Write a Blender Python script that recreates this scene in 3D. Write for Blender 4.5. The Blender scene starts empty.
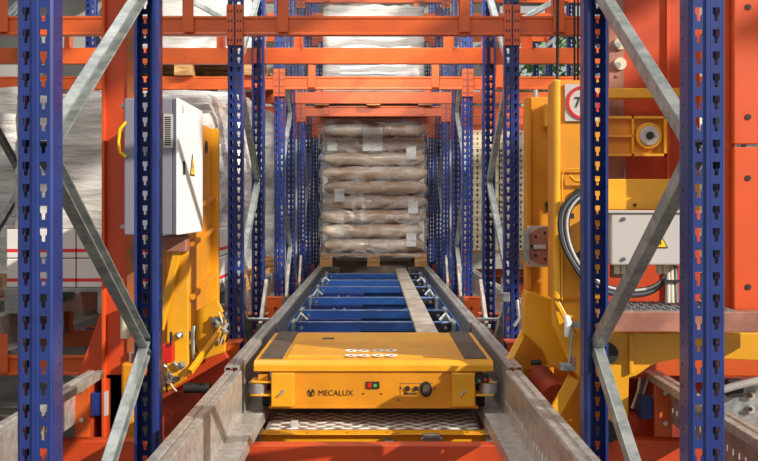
import bpy, math, random
from mathutils import Vector, Matrix
random.seed(7)
S = bpy.context.scene
COL = S.collection
F = 900.0; VX = 373.5; VY = 205.0; CZ = 2.2
R = math.radians

def P(px, py, d):
    return Vector(((px - VX) * d / F, d, CZ - (py - VY) * d / F))

# ------------------------------------------------------------------ materials
def srgb(r, g, b):
    f = lambda c: (c / 255 / 12.92) if c / 255 <= 0.04045 else ((c / 255 + 0.055) / 1.055) ** 2.4
    return (f(r), f(g), f(b), 1)

def mat(name, rgb, rough=0.5, metal=0.0, var=0.12, scale=6.0, bump=0.0, bscale=40.0, coat=0.0, rgb2=None, stretch=(1, 1, 1)):
    m = bpy.data.materials.new(name); m.use_nodes = True
    n = m.node_tree.nodes; l = m.node_tree.links; b = n['Principled BSDF']
    b.inputs['Roughness'].default_value = rough; b.inputs['Metallic'].default_value = metal
    b.inputs['Coat Weight'].default_value = coat
    tc = n.new('ShaderNodeTexCoord'); mp = n.new('ShaderNodeMapping'); mp.inputs['Scale'].default_value = stretch
    l.new(tc.outputs['Object'], mp.inputs['Vector'])
    no = n.new('ShaderNodeTexNoise'); no.inputs['Scale'].default_value = scale; no.inputs['Detail'].default_value = 6
    l.new(mp.outputs['Vector'], no.inputs['Vector'])
    cr = n.new('ShaderNodeValToRGB'); c = srgb(*rgb)
    c2 = srgb(*rgb2) if rgb2 else tuple(x * (1 - var) for x in c[:3]) + (1,)
    cr.color_ramp.elements[0].position = 0.38; cr.color_ramp.elements[1].position = 0.62
    cr.color_ramp.elements[0].color = c2; cr.color_ramp.elements[1].color = c
    l.new(no.outputs['Fac'], cr.inputs['Fac']); l.new(cr.outputs['Color'], b.inputs['Base Color'])
    if bump:
        n2 = n.new('ShaderNodeTexNoise'); n2.inputs['Scale'].default_value = bscale; n2.inputs['Detail'].default_value = 4
        l.new(mp.outputs['Vector'], n2.inputs['Vector'])
        bp = n.new('ShaderNodeBump'); bp.inputs['Strength'].default_value = bump; bp.inputs['Distance'].default_value = 0.02
        l.new(n2.outputs['Fac'], bp.inputs['Height']); l.new(bp.outputs['Normal'], b.inputs['Normal'])
    return m

M = {}
M['orange'] = mat('orange_paint', (206, 88, 28), 0.42, var=0.15, coat=0.1)
M['orange_deep'] = mat('deep_orange_paint', (196, 68, 20), 0.5, var=0.15)
M['orange_hot'] = mat('bright_orange_paint', (210, 78, 24), 0.5, var=0.1)
M['yellow'] = mat('yellow_paint', (230, 164, 26), 0.4, var=0.14, coat=0.15)
M['yellow_deep'] = mat('golden_yellow_paint', (216, 142, 24), 0.45, var=0.15)
M['blue'] = mat('blue_paint', (30, 50, 116), 0.36, var=0.25, scale=9, coat=0.15)
M['blue_beam'] = mat('mid_blue_paint', (48, 98, 172), 0.38, var=0.2)
M['galv'] = mat('galvanised_steel', (172, 177, 174), 0.42, 0.5, rgb2=(134, 140, 140), scale=24)
M['galv_rail'] = mat('worn_galvanised_steel', (192, 190, 184), 0.34, 0.45, rgb2=(166, 160, 152), scale=30)
M['galv_deck'] = mat('dusty_galvanised_steel', (210, 204, 190), 0.45, 0.4, rgb2=(180, 166, 148), scale=9)
M['bar'] = mat('polished_tread_bar', (236, 230, 222), 0.35, 0.2)
M['wear'] = mat('scuffed_orange_strip', (176, 84, 30), 0.6, rgb2=(130, 84, 50), scale=12)
M['paleblue'] = mat('pale_blue_edge', (146, 164, 200), 0.4, 0.2, rgb2=(104, 128, 180), scale=18)
M['steel'] = mat('bright_steel', (205, 205, 205), 0.28, 0.8)
M['brown_steel'] = mat('primer_brown_steel', (176, 118, 98), 0.55, 0.1, rgb2=(140, 92, 78), scale=9)
M['dark'] = mat('black_rubber', (28, 27, 28), 0.6)
M['pad'] = mat('dark_rubber_pad', (92, 76, 62), 0.75, rgb2=(72, 62, 54), scale=30, bump=0.3, bscale=120)
M['grey'] = mat('cabinet_grey', (124, 122, 134), 0.5, var=0.06)
M['lightgrey'] = mat('light_grey_enclosure', (186, 180, 176), 0.5, var=0.05)
M['white'] = mat('white_paint', (236, 236, 236), 0.45, var=0.03)
M['paper'] = mat('white_label_paper', (235, 232, 226), 0.7, var=0.05)
M['red'] = mat('red_plastic', (200, 30, 24), 0.4)
M['redbrown'] = mat('red_brown_rubber', (170, 62, 34), 0.6, rgb2=(128, 44, 26), scale=12)
M['green'] = mat('green_cable', (70, 190, 90), 0.5)
M['greenlamp'] = mat('green_lens', (70, 180, 70), 0.3)
M['cable'] = mat('grey_cable', (92, 96, 106), 0.5)
M['warn'] = mat('warning_yellow', (250, 200, 0), 0.5, var=0.03)
M['wood'] = mat('pallet_wood', (196, 150, 96), 0.75, rgb2=(148, 104, 62), scale=7, stretch=(1, 6, 6), bump=0.2)
M['greyplastic'] = mat('grey_plastic', (150, 152, 148), 0.6, rgb2=(118, 120, 116), scale=10)
M['crate'] = mat('beige_crate_plastic', (214, 202, 172), 0.6, rgb2=(190, 176, 146), scale=10)
M['sack'] = mat('paper_sack', (226, 208, 186), 0.42, rgb2=(190, 150, 112), scale=4.5, bump=0.9, bscale=7, coat=0.6)
M['wrap'] = mat('stretch_wrapped_white', (212, 207, 199), 0.38, rgb2=(164, 160, 154), scale=2.2, bump=0.9, bscale=5, coat=0.4, stretch=(1, 1, 5))
M['shadewrap'] = mat('shade_brown_wrap', (84, 68, 56), 0.6, rgb2=(52, 44, 40), scale=3, bump=.5, bscale=6)  # brown kept dark to carry the shade below and beyond the lane
M['concrete'] = mat('concrete', (96, 88, 82), 0.8, rgb2=(72, 66, 62), scale=1.2)
M['wall'] = mat('warehouse_wall', (168, 166, 160), 0.8, rgb2=(146, 144, 138), scale=0.8)
M['roof'] = mat('roof_sheet', (150, 150, 150), 0.7)
M['leaf'] = mat('leaf_green', (84, 150, 60), 0.6, rgb2=(40, 86, 36), scale=9)
M['tread'] = mat('tread_plate_steel', (176, 156, 138), 0.4, 0.3, rgb2=(142, 122, 106), scale=18)

def carton_mat():
    m = mat('white_carton_with_red_stripe', (216, 211, 206), 0.6, rgb2=(212, 206, 200), scale=5)
    n = m.node_tree.nodes; l = m.node_tree.links; b = n['Principled BSDF']
    old = b.inputs['Base Color'].links[0].from_socket
    tc = n.new('ShaderNodeTexCoord'); sx = n.new('ShaderNodeSeparateXYZ'); l.new(tc.outputs['Generated'], sx.inputs[0])
    c = n.new('ShaderNodeMath'); c.operation = 'COMPARE'; c.inputs[1].default_value = 0.26; c.inputs[2].default_value = 0.06
    l.new(sx.outputs['Z'], c.inputs[0])
    w = n.new('ShaderNodeTexNoise'); w.inputs['Scale'].default_value = 2.0; l.new(tc.outputs['Object'], w.inputs['Vector'])
    mx = n.new('ShaderNodeMix'); mx.data_type = 'RGBA'; l.new(c.outputs[0], mx.inputs[0])
    l.new(old, mx.inputs[6]); mx.inputs[7].default_value = srgb(208, 48, 44); l.new(mx.outputs[2], b.inputs['Base Color'])
    return m
M['carton'] = carton_mat()

def film_mat():
    m = bpy.data.materials.new('clear_stretch_film'); m.use_nodes = True
    n = m.node_tree.nodes; l = m.node_tree.links; b = n['Principled BSDF']; out = n['Material Output']
    b.inputs['Base Color'].default_value = (0.92, 0.91, 0.9, 1); b.inputs['Roughness'].default_value = 0.22
    b.inputs['Specular IOR Level'].default_value = 0.9
    tc = n.new('ShaderNodeTexCoord'); mp = n.new('ShaderNodeMapping'); mp.inputs['Scale'].default_value = (1, 1, 3.0)
    l.new(tc.outputs['Object'], mp.inputs[0])
    no = n.new('ShaderNodeTexNoise'); no.inputs['Scale'].default_value = 5; no.inputs['Detail'].default_value = 7; no.inputs['Distortion'].default_value = 1.2
    l.new(mp.outputs[0], no.inputs['Vector'])
    bp = n.new('ShaderNodeBump'); bp.inputs['Strength'].default_value = 0.9; bp.inputs['Distance'].default_value = 0.05
    l.new(no.outputs['Fac'], bp.inputs['Height']); l.new(bp.outputs[0], b.inputs['Normal'])
    t = n.new('ShaderNodeBsdfTransparent'); mx = n.new('ShaderNodeMixShader')
    cr = n.new('ShaderNodeValToRGB'); cr.color_ramp.elements[0].position = 0.4; cr.color_ramp.elements[1].position = 0.66
    cr.color_ramp.elements[0].color = (0.04,) * 3 + (1,); cr.color_ramp.elements[1].color = (0.38,) * 3 + (1,)
    l.new(no.outputs['Fac'], cr.inputs[0]); l.new(cr.outputs[0], mx.inputs[0])
    l.new(t.outputs[0], mx.inputs[1]); l.new(b.outputs[0], mx.inputs[2]); l.new(mx.outputs[0], out.inputs['Surface'])
    return m
M['film'] = film_mat()

# ------------------------------------------------------------------ mesh builder
class MB:
    def __init__(s): s.v = []; s.f = []; s.sm = []
    def add(s, vs, fs, smooth=False):
        b = len(s.v); s.v += [tuple(v) for v in vs]; s.f += [tuple(b + i for i in f) for f in fs]; s.sm += [smooth] * len(fs)
        return s
    def box(s, x0, x1, y0, y1, z0, z1):
        vs = [(x, y, z) for z in (z0, z1) for y in (y0, y1) for x in (x0, x1)]
        return s.add(vs, [(0, 2, 3, 1), (4, 5, 7, 6), (0, 1, 5, 4), (2, 6, 7, 3), (0, 4, 6, 2), (1, 3, 7, 5)])
    def pbox(s, px0, py0, px1, py1, d0, d1):
        a = P(px0, py1, d0); b = P(px1, py0, d0)
        return s.box(a.x, b.x, d0, d1, a.z, b.z)
    def prism(s, pts, y0, y1):                       # pts in world x,z
        n = len(pts)
        ar = sum(pts[i][0] * pts[(i + 1) % n][1] - pts[(i + 1) % n][0] * pts[i][1] for i in range(n))
        if ar < 0: pts = pts[::-1]
        vs = [(x, y0, z) for x, z in pts] + [(x, y1, z) for x, z in pts]
        fs = [tuple(range(n)), tuple(range(2 * n - 1, n - 1, -1))]
        fs += [(i, i + n, (i + 1) % n + n, (i + 1) % n) for i in range(n)]
        return s.add(vs, fs)
    def pprism(s, pts, d0, d1):
        return s.prism([(P(x, y, d0).x, P(x, y, d0).z) for x, y in pts], d0, d1)
    def tube(s, pts, r, n=10, cap=True):
        pts = [Vector(p) for p in pts]; rr = r if isinstance(r, (list, tuple)) else [r] * len(pts)
        vs = []; up = Vector((0.13, 0.21, 0.97)).normalized(); prev = None
        for i, p in enumerate(pts):
            t = (pts[min(i + 1, len(pts) - 1)] - pts[max(i - 1, 0)]).normalized()
            if prev is None: a = t.cross(up if abs(t.dot(up)) < .95 else Vector((1, 0, 0))).normalized()
            else: a = (prev - t * prev.dot(t)).normalized()
            prev = a; b = t.cross(a)
            vs += [p + (a * math.cos(2 * math.pi * k / n) + b * math.sin(2 * math.pi * k / n)) * rr[i] for k in range(n)]
        fs = []
        for i in range(len(pts) - 1):
            for k in range(n):
                fs.append((i * n + k, i * n + (k + 1) % n, (i + 1) * n + (k + 1) % n, (i + 1) * n + k))
        s.add(vs, fs, True)
        if cap:
            s.add(vs[:n], [tuple(range(n - 1, -1, -1))]); s.add(vs[-n:], [tuple(range(n))])
        return s
    def bar(s, a, b, w, h, roll=0.0):                # solid bar a->b, width w (side), h (other)
        return s.extr([(-w / 2, -h / 2), (w / 2, -h / 2), (w / 2, h / 2), (-w / 2, h / 2)], a, b, roll)
    def extr(s, prof, a, b, roll=0.0):
        a = Vector(a); b = Vector(b); t = (b - a).normalized()
        ref = Vector((1, 0, 0)) if abs(t.x) < .9 else Vector((0, 0, 1))
        u = (ref - t * ref.dot(t)).normalized(); v = t.cross(u)
        if roll: q = Matrix.Rotation(roll, 3, t); u = q @ u; v = q @ v
        n = len(prof)
        vs = [a + u * p[0] + v * p[1] for p in prof] + [b + u * p[0] + v * p[1] for p in prof]
        fs = [tuple(range(n - 1, -1, -1)), tuple(range(n, 2 * n))] + [(i, (i + 1) % n, (i + 1) % n + n, i + n) for i in range(n)]
        return s.add(vs, fs)
    def disc(s, c, r, y0, y1, n=24):                 # cylinder along y
        return s.prism([(c.x + r * math.cos(2 * math.pi * k / n), c.z + r * math.sin(2 * math.pi * k / n)) for k in range(n)], y0, y1)
    def cyl(s, a, b, r, n=20): return s.tube([a, b], r, n)
    def build(s, name, m, parent=None, bevel=0.0, solid=0.0, seg=2, loc=None):
        me = bpy.data.meshes.new(name); me.from_pydata(s.v, [], s.f); me.update()
        for p, q in zip(me.polygons, s.sm): p.use_smooth = q
        me.materials.append(M[m] if isinstance(m, str) else m)
        o = bpy.data.objects.new(name, me); COL.objects.link(o)
        if parent: o.parent = parent; o.matrix_parent_inverse = Matrix.Translation(-off(parent))
        if solid:
            md = o.modifiers.new('s', 'SOLIDIFY'); md.thickness = solid; md.offset = 0
        if bevel:
            md = o.modifiers.new('b', 'BEVEL'); md.width = bevel; md.segments = seg; md.limit_method = 'ANGLE'; md.angle_limit = R(40)
        return o

OFF = {}
def off(o):
    if o.name in OFF: return OFF[o.name]
    return Vector((0, 0, 0)) if o.parent else Vector(o.location)

def thing(name, label, cat, loc=(0, 0, 0), group=None):
    o = bpy.data.objects.new(name, None); COL.objects.link(o); o.location = loc
    o.empty_display_size = 0.1; OFF[o.name] = Vector(loc)
    o['label'] = label; o['category'] = cat; o['kind'] = 'thing'
    if group: o['group'] = group
    return o
def tag(o, label, cat, group=None):
    o['label'] = label; o['category'] = cat; o['kind'] = 'thing'
    if group: o['group'] = group
    return o
def struct(o): o['kind'] = 'structure'; return o
def copy_tree(o, parent=None):
    c = o.copy(); COL.objects.link(c)
    if parent: c.parent = parent
    for ch in list(o.children): copy_tree(ch, c)
    return c
def lab(o, t): o['label'] = t; return o

def text(name, body, size, m, parent, loc, rot=(R(90), 0, 0), sx=1.0, ext=0.0006, bold=0.0):
    cu = bpy.data.curves.new(name, 'FONT'); cu.body = body; cu.size = size; cu.extrude = ext
    cu.align_x = 'CENTER'; cu.align_y = 'CENTER'; cu.offset = bold
    t = bpy.data.objects.new(name + 'tmp', cu); COL.objects.link(t)
    dg = bpy.context.evaluated_depsgraph_get()
    me = bpy.data.meshes.new_from_object(t.evaluated_get(dg)); bpy.data.objects.remove(t)
    me.transform(Matrix.Translation(loc) @ (Matrix.Rotation(rot[2], 4, 'Z') @ Matrix.Rotation(rot[1], 4, 'Y') @ Matrix.Rotation(rot[0], 4, 'X')) @ Matrix.Diagonal((sx, 1, 1, 1)))
    me.materials.clear(); me.materials.append(M[m])
    o = bpy.data.objects.new(name, me); COL.objects.link(o)
    o.parent = parent; o.matrix_parent_inverse = Matrix.Translation(-off(parent))
    return o

def bolt(parent, c, r=0.008, axis='y', m='steel', name='bolt', h=0.008):
    b = MB(); n = 6
    if axis == 'y': b.prism([(c.x + r * math.cos(2 * math.pi * k / n), c.z + r * math.sin(2 * math.pi * k / n)) for k in range(n)], c.y - h, c.y)
    else: b.cyl((c.x - h / 2, c.y, c.z), (c.x + h / 2, c.y, c.z), r, 6)
    return b.build(name, m, parent)

# ------------------------------------------------------------------ setting
struct(MB().box(-12, 12, -3, 18, -0.2, 0).build('floor', 'concrete'))
bw = MB(); wx0, wx1, wz0, wz1 = 2.35, 5.2, 3.9, 6.0
bw.box(-12, wx0, 17, 17.2, 0, 7.5); bw.box(wx1, 12, 17, 17.2, 0, 7.5)
bw.box(wx0, wx1, 17, 17.2, 0, wz0); bw.box(wx0, wx1, 17, 17.2, wz1, 7.5)
struct(bw.build('wall_back', 'wall'))
wf = MB(); wf.box(wx0, wx1, 16.95, 17.05, wz0 - .05, wz0); wf.box(wx0, wx1, 16.95, 17.05, wz1, wz1 + .05)
for x in (wx0, 3.3, 4.25, wx1): wf.box(x - .03, x + .03, 16.96, 17.04, wz0, wz1)
struct(wf.build('window_1', 'grey'))
# unseen roof sheets; gaps shaped to throw bands of sun on the beams
rf = MB()
x = -10.5
for w, g in ((4.0, 1.0), (3.0, 1.3), (1.6, .8), (1.1, .62), (.9, .7), (1.0, .6), (1.1, .7), (1.0, .55), (1.2, .8), (1.6, 1.0), (3, 0)):
    rf.box(x, x + w, -2, 17.2, 7.6, 7.66); x += w + g
struct(rf.build('sun_band_ceiling', 'roof'))
# tree outside the back window
tf = thing('tree', 'green leafy tree outside the window behind the right racks', 'tree', (3.4, 20, 0))
MB().tube([(3.4, 20, 0), (3.45, 20, 2.5), (3.4, 20.1, 4.4)], [.16, .12, .07], 8).build('trunk', 'wood', tf)
lf = MB()
for i in range(1400):
    a = random.random() * 6.283; r = random.random() ** .5 * 1.6; z = 4.7 + random.uniform(-1.3, 1.4)
    c = Vector((3.4 + r * math.cos(a), 20 + r * math.sin(a) * .8, z)); q = Vector([random.uniform(-1, 1) for _ in range(3)]).normalized()
    u = q.orthogonal().normalized() * .12; v = q.cross(u) * .7
    lf.add([c - u, c + v * .5, c + u, c - v * .5], [(0, 1, 2, 3)])
lf.build('foliage', 'leaf', tf)

# ------------------------------------------------------------------ uprights and frames
PITCH = .05
def punched(mb, O, u, v, u0, u1, c, bands, n, solidv=None):
    """sheet strip between u0 and u1, holes centred on c; bands = (v0, v1, hw0, hw1)"""
    O = Vector(O); u = Vector(u); v = Vector(v)
    def q(a, b, cc, d): mb.add([a, b, cc, d], [(0, 1, 2, 3)])
    pt = lambda U, V: O + u * U + v * V
    for i in range(n):
        b0 = i * PITCH
        for v0, v1, h0, h1 in bands:
            if h0 == 0 and h1 == 0: q(pt(u0, b0 + v0), pt(u1, b0 + v0), pt(u1, b0 + v1), pt(u0, b0 + v1))
            else:
                q(pt(u0, b0 + v0), pt(c - h0, b0 + v0), pt(c - h1, b0 + v1), pt(u0, b0 + v1))
                q(pt(c + h0, b0 + v0), pt(u1, b0 + v0), pt(u1, b0 + v1), pt(c + h1, b0 + v1))
KEY = [(0, .009, 0, 0), (.009, .021, .0042, .0042), (.021, .026, .0042, .0082), (.026, .040, .0082, .0082), (.040, .05, 0, 0)]
DOT = [(0, .021, 0, 0), (.021, .027, .003, .003), (.027, .05, 0, 0)]
UH = 96
def upright_mesh():
    b = MB(); X = (1, 0, 0); Z = (0, 0, 1); Y = (0, 1, 0); H = UH * PITCH
    punched(b, (0, 0, 0), X, Z, -.034, -.008, -.020, KEY, UH)
    punched(b, (0, 0, 0), X, Z, .008, .034, .020, KEY, UH)
    def strip(pts):
        for (x0, y0), (x1, y1) in zip(pts, pts[1:]):
            b.add([(x0, y0, 0), (x1, y1, 0), (x1, y1, H), (x0, y0, H)], [(0, 1, 2, 3)])
    strip([(-.008, 0), (-.005, -.004), (.005, -.004), (.008, 0)])
    for s in (-1, 1):
        strip([(s * .034, 0), (s * .040, .006), (s * .040, .030)])
        punched(b, (s * .040, 0, 0), Y, Z, .030, .058, .044, DOT, UH)
        strip([(s * .040, .058), (s * .034, .066), (s * .034, .080), (s * .026, .080)])
    me = b.build('upright', 'blue', None, solid=.0022)
    return me
up_proto = upright_mesh(); up_me = up_proto.data; bpy.data.objects.remove(up_proto)
FD = 1.02
BR_PROF = [(-.017, -.022), (.017, -.022), (.017, -.017), (-.010, -.017), (-.010, .017), (.017, .017), (.017, .022), (-.017, .022)]
def brace_mesh(rise):
    L = math.hypot(FD - .12, rise); b = MB(); n = 1
    b.extr([(p[0], p[1]) for p in BR_PROF], (0, 0, 0), (0, 0, L))
    o = b.build('brace', 'galv', None, bevel=.003); return o
br_proto = brace_mesh(.6); br_me = br_proto.data; bpy.data.objects.remove(br_proto)
def linked(name, me, parent, loc, rot=(0, 0, 0), solid=0, bevel=0):
    o = bpy.data.objects.new(name, me); COL.objects.link(o); o.parent = parent; o.location = loc; o.rotation_euler = rot
    if solid: md = o.modifiers.new('s', 'SOLIDIFY'); md.thickness = solid; md.offset = 0
    if bevel: md = o.modifiers.new('b', 'BEVEL'); md.width = bevel; md.segments = 2; md.limit_method = 'ANGLE'
    return o
fp_me = MB().box(-.07, .07, -.03, .11, 0, .008).build('foot_plate', 'galv'); t_ = fp_me.data; bpy.data.objects.remove(fp_me); fp_me = t_
def frame(xc, d, node, label, side):
    """node: height of a rear-upright brace node relative to the lens"""
    t = thing('upright_frame', label, 'rack frame', (xc, d, 0), 'blue rack upright frames')
    linked('upright', up_me, t, (0, 0, .008), solid=.0022)
    linked('upright', up_me, t, (0, FD, .008), (0, 0, math.pi), solid=.0022)
    linked('foot_plate', fp_me, t, (0, 0, 0)); linked('foot_plate', fp_me, t, (0, FD, 0), (0, 0, math.pi))
    zr = CZ + node
    while zr - 1.2 > .2: zr -= 1.2
    k = 0; z = zr; rear = True
    ang = math.atan2(FD - .12, .6)
    while z + .6 < 4.75:
        if rear: linked('brace', br_me, t, (0, FD - .06, z + .02), (ang, 0, 0 if side < 0 else 0), bevel=.003)   # rises towards the front
        else: linked('brace', br_me, t, (0, .06, z + .02), (-ang, 0, 0), bevel=.003)
        z += .6; rear = not rear
    for ch in t.children:
        if ch.name.startswith('brace') and side < 0: pass
    # bolts at visible nodes
    return t
rowd = {'N': 2.04, 'C': 4.865, 'E': 7.15, 'G': 9.3, 'I': 11.5}
node = {'N': -.49, 'C': .13, 'E': -.39, 'G': .2, 'I': -.2}
ordw = {'N': 'nearest', 'C': 'second nearest', 'E': 'third nearest', 'G': 'fourth nearest', 'I': 'farthest'}
for row in 'NCEGI':
    for xc, where, sd in ((-.768 if row == 'N' else -.748, 'left of the shuttle lane', -1), (.757 if row == 'N' else .748, 'right of the shuttle lane', 1),
                          (-2.25, 'in the outer row at far left', -1), (2.25, 'in the outer row at far right', 1)):
        if row == 'N' and abs(xc) > 2: continue
        fr_ = frame(xc, rowd[row], node[row], '%s blue slotted upright frame with zigzag braces, %s' % (ordw[row], where), sd)
        if row == 'N': fr_.rotation_euler.z = -.011 if xc < 0 else .015

# ------------------------------------------------------------------ orange beams
def beam_proto(L, h=.103, m='orange', rev=False, br=()):
    """origin at lane centre, front face at y=0 (connector in front)"""
    t = thing('cross_beam', 'x', 'beam', (0, 0, 0), 'orange rack cross beams')
    y = .0
    prof = [(y, 0), (y, .010), (y + .006, .016), (y + .006, h - .02), (y + .001, h - .012), (y + .001, h), (y + .045, h), (y + .045, 0)]
    b = MB(); n = len(prof); x0 = -L / 2 + .012; x1 = L / 2 - .012
    vs = [(x0, p[0], p[1]) for p in prof] + [(x1, p[0], p[1]) for p in prof]
    b.add(vs, [tuple(range(n)), tuple(range(2 * n - 1, n - 1, -1))] + [(i, i + n, (i + 1) % n + n, (i + 1) % n) for i in range(n)])
    b.build('beam', m, t, bevel=.0015)
    for s in (-1, 1):
        c = MB(); xa = s * (L / 2 - .004); xb = s * (L / 2 - .044)
        yy0, yy1 = (-.012, -.006)
        c.box(min(xa, xb), max(xa, xb), yy0, yy1, h - .16, h + .06)
        c.box(min(xb, xb + s * .004), max(xb, xb + s * .004), yy0, .02, h - .16, h + .06)
        cn = c.build('connector', m, t)
        hb = MB()
        for k in range(4):
            for dx in (-.008, .008):
                xx = (xa + xb) / 2 + dx
                hb.box(xx - .0035, xx + .0035, -.0135, -.0115, h - .14 + k * .052, h - .126 + k * .052)
        hb.build('hook_slots', 'dark', cn)
    for bx in br:
        MB().box(bx - .03, bx + .03, -.016, -.010, h - .09, h + .12).box(bx - .03, bx - .024, -.016, .06, h + .0, h + .12).build('rail_bracket', m, t, bevel=.002)
    return t
LANES = (-3.0, -1.499, 0, 1.499, 3.0)
lname = {-3.0: 'over the outermost lane on the left', -1.499: 'over the lane left of the shuttle', 0: 'straight over the shuttle lane',
         1.499: 'over the lane right of the shuttle', 3.0: 'over the outermost lane on the right'}
proto = {}
for L_, key, br in ((1.496, 0, (-.49, .49)), (1.502, 1, (-.5, .5))):
    proto[key] = beam_proto(L_, br=br)
def place_beam(lane, d, z, label, rev, used={}, kind=None):
    k = 0 if lane == 0 else 1
    o = proto[k] if k not in used else copy_tree(proto[k]); used[k] = 1
    o.location = (lane, d, z); o.rotation_euler = (0, 0, math.pi if rev else 0); o['label'] = label
    return o
rows = [('first', 4.865 - .001, False), ('second', 5.885, True), ('third', 7.149, False), ('fourth', 8.17, True), ('fifth', 9.299, False), ('sixth', 10.32, True), ('seventh', 11.499, False), ('eighth', 12.52, True)]
for i, (nm, d, rev) in enumerate(rows):
    for lane in LANES:
        if i == 0 and abs(lane) > 2: continue
        place_beam(lane, d - .004 if not rev else d + .004, CZ + .918, '%s orange upper-tier beam from the front, %s' % (nm, lname[lane]), rev)
for i, (nm, d, rev) in enumerate(rows):
    if i < 3 or i > 6: continue
    for lane in LANES[1:4]:
        place_beam(lane, d - .004 if not rev else d + .004, CZ + 2.09, '%s orange topmost-tier beam from the front, %s' % (nm, lname[lane]), rev)
for i, (nm, d, rev) in enumerate(rows):
    if i > 6: continue
    for lane in LANES:
        if lane == 0 or (i == 0 and abs(lane) > 2): continue
        o = place_beam(lane, d - .004 if not rev else d + .004, CZ - .92, '%s orange lower-tier beam from the front, %s' % (nm, lname[lane].replace('over', 'under')), rev)

# ------------------------------------------------------------------ rails
def rail_mesh(sgn, d0, d1, ztop, web=.55, fl=.062, h=.18, ledge=.085, lip=.05, holes=True, name='rail', m='galv_rail', parent=None, flip=False):
    """channel rail running away from the lens; the ledge points to the lane centre"""
    b = MB(); L = d1 - d0; Z = CZ + ztop
    Xw = sgn * web
    def strip(pts):
        for (x0, z0), (x1, z1) in zip(pts, pts[1:]):
            b.add([(x0, d0, z0), (x1, d0, z1), (x1, d1, z1), (x0, d1, z0)], [(0, 1, 2, 3)])
    o = -sgn if flip else sgn
    strip([(Xw + o * fl, Z - .028), (Xw + o * fl, Z), (Xw + o * fl * .62, Z), (Xw + o * fl * .55, Z - .006), (Xw + o * fl * .45, Z - .006), (Xw + o * fl * .38, Z), (Xw + o * .004, Z), (Xw, Z - .004)])
    strip([(Xw, Z - h), (Xw - o * ledge, Z - h), (Xw - o * ledge, Z - h - lip), (Xw - o * (ledge - .012), Z - h - lip)])
    n = int(L / PITCH); rest = d0 + n * PITCH
    punched(b, (Xw, d0, Z - h), (0, 0, 1), (0, 1, 0), 0, h * .5, h * .30, [(0, .018, 0, 0), (.018, .028, .011, .011), (.028, .05, 0, 0)] if holes else [(0, .05, 0, 0)], n)
    punched(b, (Xw, d0, Z - h), (0, 0, 1), (0, 1, 0), h * .5, h - .004, h * .75, [(0, .02, 0, 0), (.02, .026, .004, .004), (.026, .05, 0, 0)] if holes else [(0, .05, 0, 0)], n)
    b.add([(Xw, rest, Z - h), (Xw, d1, Z - h), (Xw, d1, Z - .004), (Xw, rest, Z - .004)], [(0, 1, 2, 3)])
    return b.build(name, m, parent, solid=.0035)
for s, w in ((-1, 'left'), (1, 'right')):
    tag(rail_mesh(s, .75, 3.75, -.69), 'near galvanised channel rail with punched web, in the bottom foreground on the %s' % w, 'rail', 'foreground lane rails')
    tag(rail_mesh(s, 3.80, 5.24, -.685, web=.572, fl=.055, h=.235), 'galvanised cradle rail running close along the %s flank of the yellow shuttle' % w, 'rail', 'rails beside the shuttle')
    tag(rail_mesh(s, 5.27, 12.6, -.69, web=.565, fl=.06), 'long galvanised rack rail leading to the sack pallet on the %s of the blue crosspieces' % w, 'rail', 'rails of the storage lane')
    # neighbour lanes
    tag(rail_mesh(s, 1.2, 3.75, -.69, web=1.19, fl=.064, flip=True), 'galvanised rail of the neighbouring lane, seen past the nearest upright on the %s' % w, 'rail', 'neighbour lane rails')
    for X0 in (.92, 2.08, 2.42, 3.58):
        tag(rail_mesh(s, 4.95, 12.6, -.62, web=X0, fl=.06, holes=False), 'galvanised rail under stored goods on the %s side, %s' % (w, {.92: 'next to the shuttle lane', 2.08: 'second outwards', 2.42: 'third outwards', 3.58: 'outermost'}[X0]), 'rail', 'neighbour lane storage rails')
    # rail joint bracket plates on cradle ends
    pl = MB(); x0, x1 = sorted((s * .53, s * .64)); pl.box(x0, x1, 3.765, 3.785, CZ - .95, CZ - .88)
    tag(pl.build('joint_plate', 'redbrown'), 'small red-brown buffer plate at the %s rail gap before the shuttle' % w, 'plate')

# near-rack orange end beam (front of the aisle) in three lanes
for lane, hw, w in ((0, .60, 'below the shuttle platform between the near rails'), (-1.48, .70, 'at the lower left behind the nearest upright'), (1.48, .70, 'at the lower right behind the nearest upright')):
    t = thing('end_beam', 'wide orange beam across the bottom, %s' % w, 'beam', (lane, 3.56, CZ - 1.15), 'orange end beams of the near rack')
    b = MB(); z1 = CZ - (.95 if lane == 0 else .932)
    b.box(lane - hw, lane + hw, 3.56, 3.62, z1 - .22, z1)
    b.build('beam', 'orange_deep', t, bevel=.006)
    for q in (-1, 1):
        MB().box(lane + q * (hw - .05) - .03, lane + q * (hw - .05) + .03, 3.62, 3.68, 0, z1 - .02).build('post', 'orange_deep', t, bevel=.002)
    for q in range(3):
        bolt(t, Vector((lane - hw + .08 + q * (hw - .08), 3.56, z1 - .13)), .011)

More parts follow.
